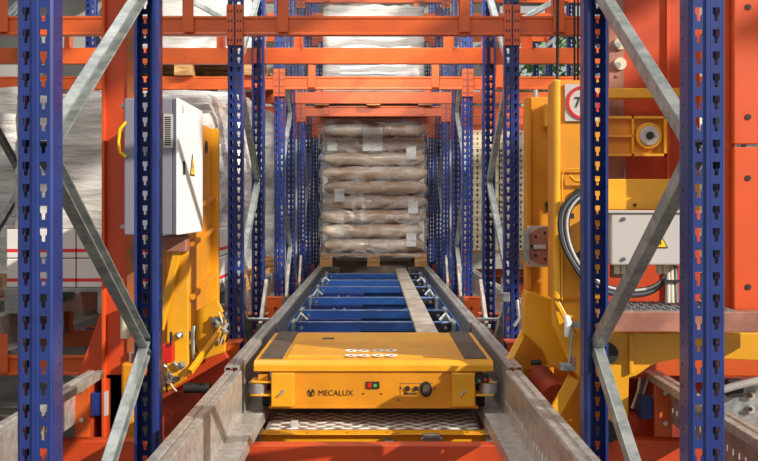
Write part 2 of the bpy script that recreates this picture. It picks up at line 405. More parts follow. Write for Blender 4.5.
# blue crosspieces of the storage lane
for i, (d, lb) in enumerate(((5.5, 'nearest blue crosspiece just behind the shuttle'), (6.12, 'second blue crosspiece behind the shuttle'), (6.97, 'third blue crosspiece behind the shuttle'),
                        (7.9, 'fourth blue crosspiece behind the shuttle'), (8.6, 'fifth blue crosspiece behind the shuttle'), (9.4, 'last blue crosspiece before the sack pallet'))):
    t = thing('rail_crosspiece', lb + ', spanning between the rails', 'beam', (0, d, CZ - .78), 'blue crosspieces between the rails')
    b = MB(); z = CZ - .72
    b.box(-.475, .475, d, d + .012, z - .052, z).box(-.475, .475, d + .03, d + .04, z - .10, z - .002)
    b.build('beam', 'blue_beam', t, bevel=.002)
    lab(MB().box(-.475, .475, d - .001, d + .034, z, z + .005).build('top_edge', 'paleblue', t), 'pale upper edge')  # paler blue strip along the top of the beam
    MB().box(-.475, .475, d + .22, d + .25, z - .05, z - .040).build('tie_bar', 'galv_deck', t)
    MB().box(.375, .475, d - .001, d + .004, z - .05, z - .004).build('end_shade', 'dark', t)  # dark strip stands in for shade on the right end
    h = MB().box(-.475, -.08, d - .12, d - .10, z - .10, z - .045).box(-.475, -.08, d - .12, d, z - .049, z - .045)
    h.build('splice_plate', 'blue', t, bevel=.002)
    for x in (-.30, -.22): bolt(t, Vector((x, d - .12, z - .072)), .012)
    for s in (-1, 1):
        g = MB(); x0, x1 = sorted((s * .475, s * .50)); g.box(x0, x1, d - .05, d + .14, z - .12, z + .012)
        g.build('bracket', 'galv', t, bevel=.002)
        bolt(t, Vector((s * .44, d, z - .03)), .012)
# rail side lips (blue skirt) and galvanised centre strip
for s, w in ((-1, 'left'), (1, 'right')):
    b = MB(); x0, x1 = sorted((s * .503, s * .508)); b.box(x0, x1, 5.3, 10.0, CZ - .85, CZ - .712)
    tag(b.build('rail_skirt', 'blue_beam'), 'long blue skirt strip fixed along the inside of the %s rack rail' % w, 'strip')
b = MB(); L0 = 4.95
for k in range(6):
    b.box(.24, .36, L0 + k * .86, L0 + k * .86 + .855, CZ - .712 + (k % 2) * .002, CZ - .706 + (k % 2) * .002)
b.box(.24, .243, 4.95, 10.1, CZ - .735, CZ - .71); b.box(.357, .36, 4.95, 10.1, CZ - .735, CZ - .71)
cs = tag(b.build('walkway_strip', 'galv_deck', bevel=.001), 'narrow galvanised strip running lengthwise over the blue crosspieces', 'strip')
# small galvanised rail posts and brackets beside the far rails
for i, (s, d) in enumerate(((-1, 5.35), (-1, 6.9), (-1, 8.1), (1, 5.35), (1, 6.9), (1, 8.1))):
    t = thing('rail_support', 'galvanised rail support arm %s, %s one behind the shuttle' % ('on the left rail' if s < 0 else 'on the right rail', ('nearest', 'middle', 'farthest')[i % 3]), 'bracket', (s * .66, d, CZ - .8), 'galvanised rail support arms')
    MB().bar((s * .62, d, CZ - .74), (s * .70, d + .04, CZ - .74), .012, .05).build('arm', 'galv', t, bevel=.002)
    MB().bar((s * .66, d - .1, CZ - .71), (s * .69, d + .45, CZ - .5), .02, .05).build('diagonal_strap', 'galv_deck', t, bevel=.002)
    MB().tube([(s * .47, d + .1, CZ - .71), (s * .44, d + .12, CZ - .66), (s * .40, d + .1, CZ - .70)], .012, 8).build('cable_clip', 'galv', t)
    bolt(t, Vector((s * .64, d - .006, CZ - .74)), .012)
for s, w in ((-1, 'left'), (1, 'right')):
    q = (MB().tube([(s * .60, 5.2, CZ - .66), (s * .72, 5.2, CZ - .66), (s * .74, 5.2, CZ - .64), (s * .745, 5.2, CZ - .42)], .009, 8))
    tag(q.build('guard_tube', 'galv'), 'bent thin galvanised tube rising beside the %s rail joint' % w, 'tube')

# orange corbels in the far racks (bits between uprights below the goods)
for s in (-1, 1):
    for i, d in enumerate((4.70, 5.91, 6.985, 8.195)):
        t = thing('beam_corbel', 'orange corbel %s beside the %s rack rail' % (('nearest', 'second', 'third', 'farthest')[i], 'left' if s < 0 else 'right'), 'bracket', (s * .8, d, CZ - .9), 'orange corbels beside the rack rails')
        x0, x1 = sorted((s * .70, s * .90))
        MB().prism([(x0, CZ - .95), (x1, CZ - .95), (x1, CZ - .72), (x0, CZ - .72)], d, d + .012).box(x0, x1, d, d + .16, CZ - .73, CZ - .722).build('plate', 'orange', t, bevel=.002)
        MB().box(x0 + .02, x1 - .02, d + .012, d + .15, CZ - .93, CZ - .90).build('rib', 'orange_deep', t)
        for x in (-.04, .04): bolt(t, Vector((s * .8 + x, d, CZ - .80)), .011, m='dark')

# ------------------------------------------------------------------ shuttle
D0 = 3.95; D1 = 4.85; ZT = CZ - .685
sh = thing('pallet_shuttle', 'yellow flat pallet shuttle with black lettering and dark top pads, on the rails', 'shuttle', (0, 4.4, CZ - .95))
def zz(py, d): return CZ - (py - VY) * d / F
hx = .527
b = MB()
zl0 = zz(371.5, D0); zl1 = zz(365.5, D0)
prof = [(D0, zl0), (D0, zl1), (D0 + .006, zl1 + .008), (D0 + .022, ZT), (D1 - .02, ZT), (D1, ZT - .02), (D1, zl0), (D1 - .02, zl0), (D1 - .02, zl0 + .01), (D0 + .02, zl0 + .01), (D0 + .02, zl0)]
n = len(prof)
vs = [(-hx, p[0], p[1]) for p in prof] + [(hx, p[0], p[1]) for p in prof]
b.add(vs, [tuple(range(n)), tuple(range(2 * n - 1, n - 1, -1))] + [(i, i + n, (i + 1) % n + n, (i + 1) % n) for i in range(n)])
b.build('top_cover', 'yellow', sh, bevel=.003)
# body with sloped lead-in under the cover
zb = zz(408, D0)
b = MB()
zc = zz(391, D0 + .03)
b.prism([(-.45, zb), (.45, zb), (.45, zl0 + .005), (-.45, zl0 + .005)], D0 + .012, D1 - .03)
b.prism([(-.46, zb - .004), (.46, zb - .004), (.46, zb + .006), (-.46, zb + .006)], D0 + .006, D1 - .012)
b.build('body', 'yellow_deep', sh, bevel=.002)
# raised centre lid
zi = ZT + .006
b = MB().box(-.39, .36, D0 + .10, D1 - .05, ZT - .002, zi)
b.build('top_lid', 'yellow', sh, bevel=.004)
for s in (-1, 1):
    x0, x1 = sorted((s * .505, s * .405))
    MB().box(x0, x1, D0 + .055, D1 - .015, ZT - .002, ZT + .005).build('grip_pad', 'pad', sh, bevel=.001)
# bumper boxes
for s, (a, c) in ((-1, (271, 294)), (1, (452, 475))):
    b = MB(); pa = P(a, 407, D0 - .02); pc = P(c, 373.5, D0 - .02)
    b.box(pa.x, pc.x, D0 - .02, D0 + .06, pa.z, pc.z)
    bb = b.build('corner_box', 'yellow', sh, bevel=.004)
    cc = P((a + c) / 2 + 1, 391, D0 - .02)
    MB().disc(cc, .006, D0 - .024, D0 - .018, 12).build('screw', 'steel', bb)
    MB().tube([cc, cc + Vector((-.018, -.01, -.02))], .004, 6).build('latch_pin', 'galv', bb)
    # guide roller assembly
    o1, o2 = (250, 272) if s < 0 else (475, 494)
    for y0 in (381.5, 394.5):
        q = MB(); pa = P(o1, y0 + 1.6, D0); pc = P(o2, y0 - .4, D0); q.box(pa.x, pc.x, D0 - .01, D0 + .09, pa.z, pc.z)
        q.build('roller_bracket', 'yellow', sh, bevel=.006)
    cx = P(257 if s < 0 else 489, 389, D0).x
    r = MB().tube([(cx, D0 + .035, zz(394, D0)), (cx, D0 + .035, zz(383.4, D0))], .042, 24).build('guide_roller', 'steel', sh)
    q = MB(); pa = P(258 if s < 0 else 476, 380.5, D0 + .02); pc = P(268 if s < 0 else 484, 374, D0 + .02); q.box(pa.x, pc.x, D0 + .02, D0 + .08, pa.z, pc.z)
    q.build('spacer_block', 'yellow_deep', sh, bevel=.002)
    # wheels on the ledge
    for dd in (D0 + .14, D0 + .32, D0 + .58, D0 + .76):
        MB().tube([(s * .455, dd, CZ - .868), (s * .50, dd, CZ - .868)], .046, 24).build('wheel', 'dark', sh)
# sensor on right corner
q = MB().pbox(475, 375.5, 489, 383, D0 - .012, D0 + .03).build('sensor', 'dark', sh, bevel=.002)
MB().disc(P(479, 380, D0), .006, D0 - .016, D0 - .01, 12).build('lens', 'greenlamp', q)
MB().disc(P(485, 379, D0), .008, D0 - .016, D0 - .01, 12).build('lens', 'red', q)
# front panel controls, on body face
DF = D0 + .012
q = MB().pbox(366.2, 381.8, 379.5, 388.8, DF - .006, DF + .002).build('indicator', 'dark', sh, bevel=.001)
MB().pbox(367.3, 383, 372, 387.6, DF - .009, DF - .005).build('red_lens', 'red', q); MB().pbox(373.5, 384, 376.8, 387, DF - .009, DF - .005).build('green_lens', 'greenlamp', q)
c = P(426, 389, DF); ov = [(c.x + .026 * math.cos(a * math.pi / 12), c.z + .034 * math.sin(a * math.pi / 12)) for a in range(24)]
e = MB().prism(ov, DF - .008, DF + .002).build('plug_socket', 'dark', sh, bevel=.002)
MB().prism([(c.x + (x - c.x) * .62, c.z + (z - c.z) * .66) for x, z in ov], DF - .014, DF - .006).build('socket_insert', 'pad', e)
for px, rr in ((407.5, .011), (416, .010)):
    MB().disc(P(px, 388.5, DF), rr, DF - .008, DF + .002, 18).build('key_switch', 'dark', sh)
for px, py in ((401, 388), (434.5, 388.5), (363.5, 393.5), (381.5, 393.5), (398, 400)):
    MB().disc(P(px, py, DF), .0035, DF - .004, DF + .002, 10).build('screw', 'dark', sh)
b = MB()
for a, c_ in (((400, 383.2), (433, 383.6)), ((400, 383.2), (400.5, 397))): b.pbox(a[0], a[1], c_[0], c_[1], DF - .001, DF + .001)
b.build('panel_outline', 'pad', sh)
# lettering
c = P(335.6, 393.2, DF)
text('lettering', 'MECALUX', .034, 'dark', sh, (c.x, DF - .0012, c.z), sx=1.0, bold=0.0)
c = P(410.5, 393.6, DF)
text('small_lettering', 'MECALUX', .0125, 'dark', sh, (c.x, DF - .0012, c.z), sx=1.05, bold=.0006)
b = MB(); c = P(311.0, 392.8, DF); n = 28; r0, r1 = .0170, .0138
for k in range(n):
    if k in (6, 7, 8): continue
    a0 = 2 * math.pi * k / n; a1 = 2 * math.pi * (k + 1) / n
    b.prism([(c.x + r * math.cos(a), c.z + r * math.sin(a)) for r, a in ((r0, a0), (r0, a1), (r1, a1), (r1, a0))], DF - .002, DF + .001)
b.prism([(c.x - .012, c.z + .010), (c.x - .005, c.z + .010), (c.x + .0015, c.z - .010), (c.x - .003, c.z - .014)], DF - .002, DF + .001)
b.prism([(c.x - .001, c.z - .001), (c.x + .004, c.z + .011), (c.x + .011, c.z + .011), (c.x + .003, c.z - .012)], DF - .002, DF + .001)
b.build('emblem', 'dark', sh)
# ring icons on the lid
for r_ in range(2):
    for k in range(4):
        dd = (4.06, 4.20)[r_]; px_, w_ = (351, 364, 378, 391)[k], .026
        X = (px_ - VX) * dd / F
        rg = MB(); n = 24
        rg.add([(X + r * math.cos(2 * math.pi * i / n), dd + r * math.sin(2 * math.pi * i / n), zi + z) for r, z in ((.029, 0), (.029, .0015), (.014, .0015), (.014, 0)) for i in range(n)],
               [(j * n + i, j * n + (i + 1) % n, (j + 1) * n + (i + 1) % n, (j + 1) * n + i) for j in range(3) for i in range(n)])
        o = rg.build('instruction_icon', 'paper', sh)
        MB().tube([(X, dd, zi), (X, dd, zi + .0015)], .009, 10).build('icon_centre', 'dark', o)
# warning strip on the front edge
text('edge_marking', '........', .02, 'dark', sh, ((396 - VX) * D0 / F, D0 + .025, ZT - .006), rot=(R(25), 0, 0))
MB().box(-.26, -.20, 4.55, 4.60, zi, zi + .002).build('rating_plate', 'pad', sh)

# ------------------------------------------------------------------ cradle platform with tread plate
cr = thing('shuttle_cradle', 'yellow cradle with steel tread plate carrying the shuttle above the orange beam', 'cradle', (0, 4.3, CZ - 1.1))
zp = CZ - .975
tp = MB().box(-.47, .46, 3.90, 4.9, zp - .006, zp).build('tread_plate', 'tread', cr)
b = MB()
for r_ in range(9):
    for k in range(12):
        X = -.43 + k * .078 + (.039 if r_ % 2 else 0); Y = 3.925 + r_ * .034
        if X > .44: continue
        a = R(35) * (1 if (r_ + k) % 2 else -1); a *= .35
        n = 10; ring = [(X + .031 * math.cos(t) * math.cos(a) - .011 * math.sin(t) * math.sin(a), Y + .031 * math.cos(t) * math.sin(a) + .011 * math.sin(t) * math.cos(a)) for t in [2 * math.pi * i / n for i in range(n)]]
        b.add([(x, y, zp) for x, y in ring] + [(X + (x - X) * .6, Y + (y - Y) * .6, zp + .004) for x, y in ring] , [tuple(range(n, 2 * n))] + [(i, (i + 1) % n, (i + 1) % n + n, i + n) for i in range(n)], True)
tb = b.build('tread_bars', 'bar', tp)
b = MB().box(-.50, .50, 3.84, 3.88, zp - .09, zp + .004).box(-.50, .50, 3.81, 3.88, zp + .0, zp + .006)
fb = b.build('front_beam', 'yellow', cr, bevel=.004)
for k in range(6):
    X = -.45 + k * .17
    MB().box(X, X + .05, 3.815, 3.84, zp + .006, zp + .012).build('weld_tab', 'yellow_deep', fb, bevel=.003)
cl = MB().box(.03, .10, 3.79, 3.84, zp - .045, zp - .03).box(.045, .085, 3.79, 3.84, zp - .03, zp - .02).build('clamp', 'galv', cr, bevel=.002)
cl = MB().box(.20, .29, 3.79, 3.81, zp - .02, zp - .006).box(.21, .28, 3.78, 3.81, zp - .006, zp + .01).build('clamp', 'galv', cr, bevel=.003)
for s in (-1, 1):
    x0, x1 = sorted((s * .505, s * .56)); MB().box(x0, x1, 3.8, 5.2, zp - .08, zp - .03).build('side_member', 'redbrown', cr)
for s in (-1, 1):
    x0, x1 = sorted((s * .475, s * .53)); MB().box(x0, x1, 3.82, 3.9, zp - .03, zp + .01).build('corner_bracket', 'galv', cr, bevel=.003)
    bolt(cr, Vector((s * .50, 3.82, zp - .01)), .010)
c = P(293.5, 411, 3.9)
MB().box(c.x - .015, c.x + .015, 3.93, 3.96, zp, zp + .03).build('stop_block', 'lightgrey', cr, bevel=.003)

# ------------------------------------------------------------------ pallets
def wood_pallet(x, y, z, label, w=1.2, dpt=.8, m='wood', group='goods pallets'):
    t = thing('pallet', label, 'pallet', (x, y + dpt / 2, z), group)
    b = MB()
    for k in range(6):
        yy = y + k * (dpt - .1) / 5; b.box(x - w / 2, x + w / 2, yy, yy + .1, z + .122, z + .144)
    for xx in (-w / 2 + .07, 0, w / 2 - .07): b.box(x + xx - .07, x + xx + .07, y, y + dpt, z + .1, z + .122)
    b.build('deck', m, t, bevel=.002)
    for xx in (-w / 2 + .07, 0, w / 2 - .07):
        for yy in (y + .0, y + dpt / 2 - .07, y + dpt - .14): MB().box(x + xx - .07, x + xx + .07, yy, yy + .14, z + .022, z + .1).build('block', m, t, bevel=.003)
        MB().box(x + xx - .07, x + xx + .07, y, y + dpt, z, z + .022).build('bottom_board', m, t)
    return t
ZR = CZ - .687
PY = 10.05
wood_pallet(0, PY, ZR, 'wooden pallet under the stack of film-wrapped sacks at the lane end', dpt=.9)
# sacks: 10 layers
def sack(x, y, z, w, h, dpt, label, seed, group='film-wrapped sacks on the far pallet'):
    rnd = random.Random(seed); n1, n2 = 28, 18; b = MB(); vs = []
    ph = [rnd.uniform(0, 6.28) for _ in range(4)]
    for j in range(n2):
        t = 2 * math.pi * j / n2; c, s_ = math.cos(t), math.sin(t)
        sy = math.copysign(abs(c) ** .62, c); sz = math.copysign(abs(s_) ** .62, s_)
        for i in range(n1 + 1):
            u = -1 + 2 * i / n1; e = (1 - abs(u) ** 7) ** .5 if abs(u) < 1 else 0
            e = .42 + .58 * e
            bul = 1 + .05 * math.sin(u * 6 + ph[0]) + .03 * math.sin(u * 13 + ph[1] + t)
            vs.append((x + u * w / 2, y + dpt / 2 + sy * dpt / 2 * (.93 + .07 * e) * (1 + .015 * math.sin(u * 9 + ph[2])), z + h / 2 + sz * h / 2 * e * bul))
    fs = [(j * (n1 + 1) + i, j * (n1 + 1) + i + 1, ((j + 1) % n2) * (n1 + 1) + i + 1, ((j + 1) % n2) * (n1 + 1) + i) for j in range(n2) for i in range(n1)]
    b.add(vs, fs, True)
    b.add([vs[j * (n1 + 1)] for j in range(n2)], [tuple(range(n2))]); b.add([vs[j * (n1 + 1) + n1] for j in range(n2)], [tuple(range(n2 - 1, -1, -1))])
    o = b.build('sack', 'sack'); tag(o, label, 'sack', group); return o
zs = ZR + .148; NL = 9; top = zz(123, 10.2); lh = (top - zs) / NL
ZN = CZ - .617
pos = ['lowest', 'second lowest', 'third lowest', 'fourth lowest', 'middle', 'fourth highest', 'third highest', 'second highest', 'topmost']
labs = {0: [(.42, .09)], 2: [(-.30, -.02), (.46, -.05)][1:], 3: [(-.38, 0)], 6: [(.42, 0)], 7: [(-.45, 0)], 8: [(0, -.03)]}
for k in range(NL):
    o = sack(random.uniform(-.02, .02), PY + .03 + random.uniform(-.02, .02), zs + k * lh, 1.14 + random.uniform(-.03, .03), lh * 1.04, .82, '%s brown paper sack in the film-wrapped stack at the lane end' % pos[k], 30 + k)
for k, (lx, kk) in enumerate(((.42, .35), (.44, 2.6), (-.38, 3.4), (.42, 6.3), (-.46, 6.9))):
    zc = zs + kk * lh + .02
    tag(MB().box(lx - .055, lx + .055, PY - .032, PY - .028, zc, zc + .145).build('shipping_label', 'paper'), 'white label on the wrapped sacks, %s' % ('lowest on the right', 'low on the right below the middle', 'on the left below the middle', 'high on the right', 'high on the left')[k], 'label')
zc = zs + 7.0 * lh
tag(MB().box(-.12, .10, PY - .032, PY - .028, zc, zc + .26).build('delivery_note', 'paper'), 'large white sheet near the top centre of the wrapped sacks', 'label')
b = MB(); w2 = .60; y0, y1 = PY - .04, PY + .90; zt = zs + NL * lh + .03; z0 = ZR + .10
nx, nz = 30, 40
def shell(w2, y0, y1, z0, z1, mb, amp=.012, seed=3):
    rnd = random.Random(seed); seg = []
    per = [(-w2, y0), (w2, y0), (w2, y1), (-w2, y1)]
    pts = []
    for (ax, ay), (bx, by) in zip(per, per[1:] + per[:1]):
        for i in range(18): f = i / 18; pts.append((ax + (bx - ax) * f, ay + (by - ay) * f))
    n = len(pts); m = 36; vs = []
    for j in range(m + 1):
        z = z0 + (z1 - z0) * j / m
        for i, (x, y) in enumerate(pts):
            a = amp * math.sin(j / m * NL * 2 * math.pi - 1.2) + rnd.uniform(-.006, .006)
            k_ = 1 + a / .6
            k_ *= .97 if j >= m - 1 else 1
            vs.append((x * k_, (y0 + y1) / 2 + (y - (y0 + y1) / 2) * k_, z))
    mb.add(vs, [(j * n + i, j * n + (i + 1) % n, (j + 1) * n + (i + 1) % n, (j + 1) * n + i) for j in range(m) for i in range(n)], True)
    mb.add([vs[m * n + i] for i in range(n)], [tuple(range(n))])
shell(w2, y0, y1, z0, zt, b)
tag(b.build('stretch_film', 'film'), 'clear stretch film wrapped around the stack of sacks at the lane end', 'film')

def bale(x, y, z, w, dpt, h, label, seed, m='wrap', group='white wrapped pallet loads', nl=5):
    rnd = random.Random(seed); b = MB(); n1 = 14; m1 = 26; vs = []
    per = [(-1, -1), (1, -1), (1, 1), (-1, 1)]; pts = []
    for (ax, ay), (bx, by) in zip(per, per[1:] + per[:1]):
        for i in range(n1): f = i / n1; pts.append((ax + (bx - ax) * f, ay + (by - ay) * f))
    n = len(pts)
    for j in range(m1 + 1):
        f = j / m1
        for i, (px, py) in enumerate(pts):
            k_ = 1 - .02 * abs(math.sin(f * math.pi * nl)) + rnd.uniform(-.006, .006)
            if j == m1: k_ *= .93
            rr = 1 - .03 * (abs(px) * abs(py)) ** 4
            dz = rnd.uniform(-.01, .01) if j < m1 else rnd.uniform(-.03, .0)
            vs.append((x + px * w / 2 * k_ * rr, y + dpt / 2 + py * dpt / 2 * k_ * rr, z + f * h + (dz if j else 0)))
    b.add(vs, [(j * n + i, j * n + (i + 1) % n, (j + 1) * n + (i + 1) % n, (j + 1) * n + i) for j in range(m1) for i in range(n)], True)
    b.add([vs[m1 * n + i] for i in range(n)], [tuple(range(n))]); b.add([vs[i] for i in range(n)], [tuple(range(n - 1, -1, -1))])
    return tag(b.build('wrapped_load', m), label, 'wrapped load', group)

# left neighbour lane: grey pallet, striped cartons, wrapped loads
wood_pallet(-1.5, 5.12, ZN, 'grey pallet under the red-striped cartons in the lane left of the shuttle', m='greyplastic')
k = 0
cw = {-1.9: 'leftmost column', -1.5: 'middle column', -1.1: 'rightmost column'}
for zi_, rn in ((0, 'lower'), (1, 'upper')):
    for xc in (-1.9, -1.5, -1.1):
        t = thing('carton', 'white carton with a red stripe on the grey pallet, %s row, %s' % (rn, cw[xc]), 'box', (xc, 5.5, ZN + .144 + zi_ * .168), 'red-striped cartons on the grey pallet')
        z0 = ZN + .146 + zi_ * .168
        MB().box(xc - .197, xc + .197, 5.14, 5.9, z0, z0 + .164).build('carton_body', 'carton', t, bevel=.006)
        if zi_ == 0: MB().disc(Vector((xc + .06, 0, z0 + .10)), .018, 5.134, 5.142, 16).build('hand_hole', 'dark', t)
bale(-1.5, 5.16, ZN + .146 + .336, 1.16, .74, .79, 'white film-wrapped load on top of the red-striped cartons', 11)
wood_pallet(-1.5, 6.4, ZN, 'wooden pallet behind the grey pallet in the lane left of the shuttle')
bale(-1.5, 6.42, ZN + .146, 1.16, .76, 1.3, 'tall white wrapped load standing behind the red-striped cartons', 12)
wood_pallet(-1.5, 8.2, ZN, 'far wooden pallet in the lane left of the shuttle')
bale(-1.5, 8.22, ZN + .146, 1.18, .76, 1.35, 'farthest white wrapped load in the lane left of the shuttle', 13)
wood_pallet(-3.0, 6.15, ZN, 'wooden pallet in the outermost left lane at the edge of view')
bale(-3.0, 6.17, ZN + .146, 1.18, .76, 1.30, 'beige wrapped load at the far left edge behind the nearest upright', 14, nl=7)
bale(0, 13.6, .144, 1.3, 1.0, 2.3, 'added shade-dark wrapped load beyond the far end of the shuttle lane', 43, m='shadewrap')  # added so the bright gap past the lane end goes dark
wood_pallet(0, 13.6, 0, 'floor pallet beyond the far end of the shuttle lane', w=1.3, dpt=1.0)
for q_, dq in enumerate((6.0, 8.1)):
    wood_pallet(0, dq, 0, '%s floor pallet under the blue crosspieces' % ('nearer', 'farther')[q_])
    bale(0, dq + .02, .146, 1.18, .76, .95, '%s added shade-dark wrapped load under the blue crosspieces' % ('nearer', 'farther')[q_], 44 + q_, m='shadewrap')  # added dark filling for the shade seen between the crosspieces
# upper tier goods
ZU = CZ + 1.024
bale(0, PY + 1.05, ZR + .0, 1.16, .9, 1.6, 'added wrapped load right behind the sack stack in the lane', 41, m='sack')  # added to block the bright wall behind the sack pallet
wood_pallet(0, 9.22, ZU, 'wooden pallet in the upper tier straight above the sack stack', dpt=1.2)
bale(0, 9.26, ZU + .146, 1.08, 1.1, zz(4, 9.3) - ZU - .146, 'pale wrapped load in the upper tier above the sack stack', 15)
for xc, dy, nm in ((-1.5, 7.08, 'left'),):
    wood_pallet(xc, dy, ZU, 'wooden pallet in the upper tier of the lane %s of the shuttle' % nm, dpt=1.2)
    bale(xc, dy + .04, ZU + .146, 1.12, 1.0, .88, 'pale wrapped load in the upper tier of the lane %s of the shuttle' % nm, 16 + int(xc))
# right neighbour lane: pallet of beige crates
wood_pallet(1.5, 9.3, ZN, 'wooden pallet under the beige plastic crates in the right lane', dpt=.8)
def crate_proto():
    b = MB(); w, h, dp = .395, .175, .74; t = .012
    SL = [(0, .010, 0, 0), (.010, .040, .008, .008), (.040, .05, 0, 0)]
    n = 7
    for rr in range(3):
        punched(b, (-w / 2, 0, .012 + rr * .052), (0, 0, 1), (1, 0, 0), 0, .052, .026, [(0, .016, 0, 0), (.016, .034, .014, .014), (.034, .05, 0, 0)], n)
    b.box(-w / 2 + .35, w / 2, -.001, .003, .012, .168)
    b.box(-w / 2, w / 2, -.006, .012, 0, .014).box(-w / 2, w / 2, -.006, .012, h - .014, h)
    b.box(-w / 2, -w / 2 + .01, 0, dp, 0, h).box(w / 2 - .01, w / 2, 0, dp, 0, h).box(-w / 2, w / 2, dp - .01, dp, 0, h).box(-w / 2, w / 2, 0, dp, 0, .008)
    return b.build('crate', 'crate')
cp = crate_proto(); first = True
for c_, cn in ((0, 'left column'), (1, 'middle column'), (2, 'right column')):
    for r_ in range(7):
        o = cp if first else cp.copy()
        if not first: COL.objects.link(o)
        first = False
        o.location = (1.1 + c_ * .4, 9.33, ZN + .147 + r_ * .178)
        tag(o, 'beige slotted plastic crate in the right lane, %s, %s' % (cn, ('bottom of the stack', 'second from the bottom', 'third from the bottom', 'middle of the stack', 'third from the top', 'second from the top', 'top of the stack')[r_]), 'crate', 'beige plastic crates on the right pallet')
wood_pallet(3.0, 8.2, ZN, 'wooden pallet in the outermost right lane')
bale(3.0, 8.22, ZN + .146, 1.18, .76, 1.3, 'white wrapped load in the outermost right lane', 21)
# spine bracing across the outer lanes
for sd, w in ((-1, 'left'), (1, 'right')):
    for dd, za, zb_, nm in ((5.905, 1.10, 1.93, 'near'), (8.19, .81, 1.97, 'far')):
        tag(MB().extr(BR_PROF, (sd * .77, dd, CZ + za), (sd * 2.23, dd, CZ + zb_)).build('spine_brace', 'galv', bevel=.003), '%s slanting galvanised brace rising outwards behind the upper orange beams on the %s' % (nm, w), 'brace')

# ------------------------------------------------------------------ LEFT crane side
lm = thing('crane_mast', 'tall orange steel mast with a sloping gusset, left of the shuttle behind the nearest upright', 'mast', (-.95, 3.4, 0))
b = MB(); d = 3.95
b.pbox(103, -60, 134, 704, d, d + .06)
b.build('column', 'orange_deep', lm, bevel=.003)
MB().pbox(101.5, -60, 104.5, 700, d - .03, d + .01).build('edge_flange', 'orange_hot', lm, bevel=.002)
MB().pprism([(102, 308), (102, 372), (78, 376)], d + .02, d + .035).build('gusset', 'orange_deep', lm)
b = MB(); 
b.pprism([(80, 374), (122, 374), (122, 445), (110, 445), (110, 379), (95, 379), (95, 445), (80, 445)], d + .0, d + .08); b.pbox(80, 440, 122, 448, d, d + .08)
b.build('base_box', 'orange_deep', lm, bevel=.003)
MB().pbox(95, 379, 111, 441, d + .07, d + .085).build('recess_panel', 'redbrown', lm)
o = MB().pbox(91, 393, 105, 416, d - .02, d + .05).build('blue_terminal', 'blue', lm, bevel=.003)
MB().pbox(104, 392, 106.5, 416, d - .03, d + .05).build('terminal_cover', 'lightgrey', o)
fp = MB().pbox(74.5, 386, 89, 437.5, 3.585, 3.60).build('bolted_plate', 'orange', lm, bevel=.001)
for py in (388, 391, 417.5): 
    if py == 391: continue
    bolt(fp, P(82, py + 2, 3.585), .010)
MB().pbox(127, -60, 134, 445, d - .012, d).build('wear_strip', 'wear', lm)
b = MB().pbox(121, 363, 135, 470, d - .05, d + .03)
yb = b.build('guard_box', 'yellow_deep', lm, bevel=.012)
b = MB().pbox(129, 352, 134, 364, d - .03, d + .02).build('guard_box_bracket', 'brown_steel', lm)
c0 = P(125.5, 306, d - .05); c1 = P(125.5, 338, d - .05)
MB().tube([c1, c0], .022, 16).build('buffer', 'crate', lm)
for py in (115, 300, 120):
    pass
tag(MB().tube([P(126, 122, 3.445), P(120, 129, 3.44), P(118.5, 142, 3.44), P(120, 152, 3.44), P(126, 157, 3.445)], .006, 8).build('cable_loop', 'warn'), 'thin yellow cable loop on the left edge of the grey cabinet', 'cable')
for py in (104, 227):
    pass

# cabinet
cb = thing('control_cabinet', 'large grey electrical cabinet with white side door and warning triangle, left of the shuttle', 'cabinet', (-.85, 3.7, CZ - .13))
d = 3.45; a = P(124, 235, d); c = P(179, 98, d)
xr = c.x; dB = 3.93
MB().box(a.x, xr - .024, d, dB - .01, a.z, c.z).build('housing', 'grey', cb, bevel=.005)
MB().box(xr - .023, xr - .013, d - .002, dB - .01, a.z + .004, c.z - .004).build('door_frame', 'cable', cb)
MB().box(xr - .012, xr, d - .006, dB, a.z, c.z).build('door', 'white', cb, bevel=.004)
b = MB()
for k in range(14):
    z = P(0, 117 + k * 2.1, d).z; b.box(P(165, 0, d).x, P(171, 0, d).x, d - .005, d, z - .003, z + .001)
vf = MB().pbox(163.5, 114, 173, 148, d - .003, d + .001).build('vent_plate', 'lightgrey', cb)
b.build('vent_slots', 'dark', vf)
def xface(px, py):          # point on door's inner face for pixel
    dd = xr * F / (px - VX); return dd, CZ - (py - VY) * dd / F
dd, z = xface(183.5, 168); hd = MB().box(xr, xr + .006, dd - .014, dd + .014, z - .026, z + .026).build('door_lock', 'dark', cb, bevel=.003)
dd, z = xface(182.5, 109); MB().box(xr, xr + .003, dd - .012, dd + .012, z - .014, z + .014).build('tag_plate', 'lightgrey', cb)
dd, z = xface(192, 166)
wt = MB().add([(xr + .001, dd - .045, z - .04), (xr + .001, dd + .045, z - .04), (xr + .001, dd, z + .05), (xr + .003, dd - .045, z - .04), (xr + .003, dd + .045, z - .04), (xr + .003, dd, z + .05)], [(3, 4, 5), (0, 2, 1), (0, 1, 4, 3), (1, 2, 5, 4), (2, 0, 3, 5)]).build('warning_triangle', 'dark', cb)
MB().add([(xr + .0035, dd - .036, z - .035), (xr + .0035, dd + .036, z - .035), (xr + .0035, dd, z + .038)], [(0, 1, 2)]).build('triangle_face', 'warn', wt, solid=.0005)
MB().add([(xr + .0045, dd + .006, z + .018), (xr + .0045, dd - .012, z - .006), (xr + .0045, dd + .002, z - .004), (xr + .0045, dd - .005, z - .028), (xr + .0045, dd + .012, z + .000), (xr + .0045, dd, z + .001)], [(0, 1, 2, 5), (5, 2, 3, 4)]).build('lightning_bolt', 'dark', wt, solid=.0005)
for px, py in ((122, 105), (121.5, 227)):
    q = P(px, py, d); MB().box(q.x - .01, q.x + .01, d + .02, d + .06, q.z - .008, q.z + .008).build('mounting_lug', 'galv', cb, bevel=.002)

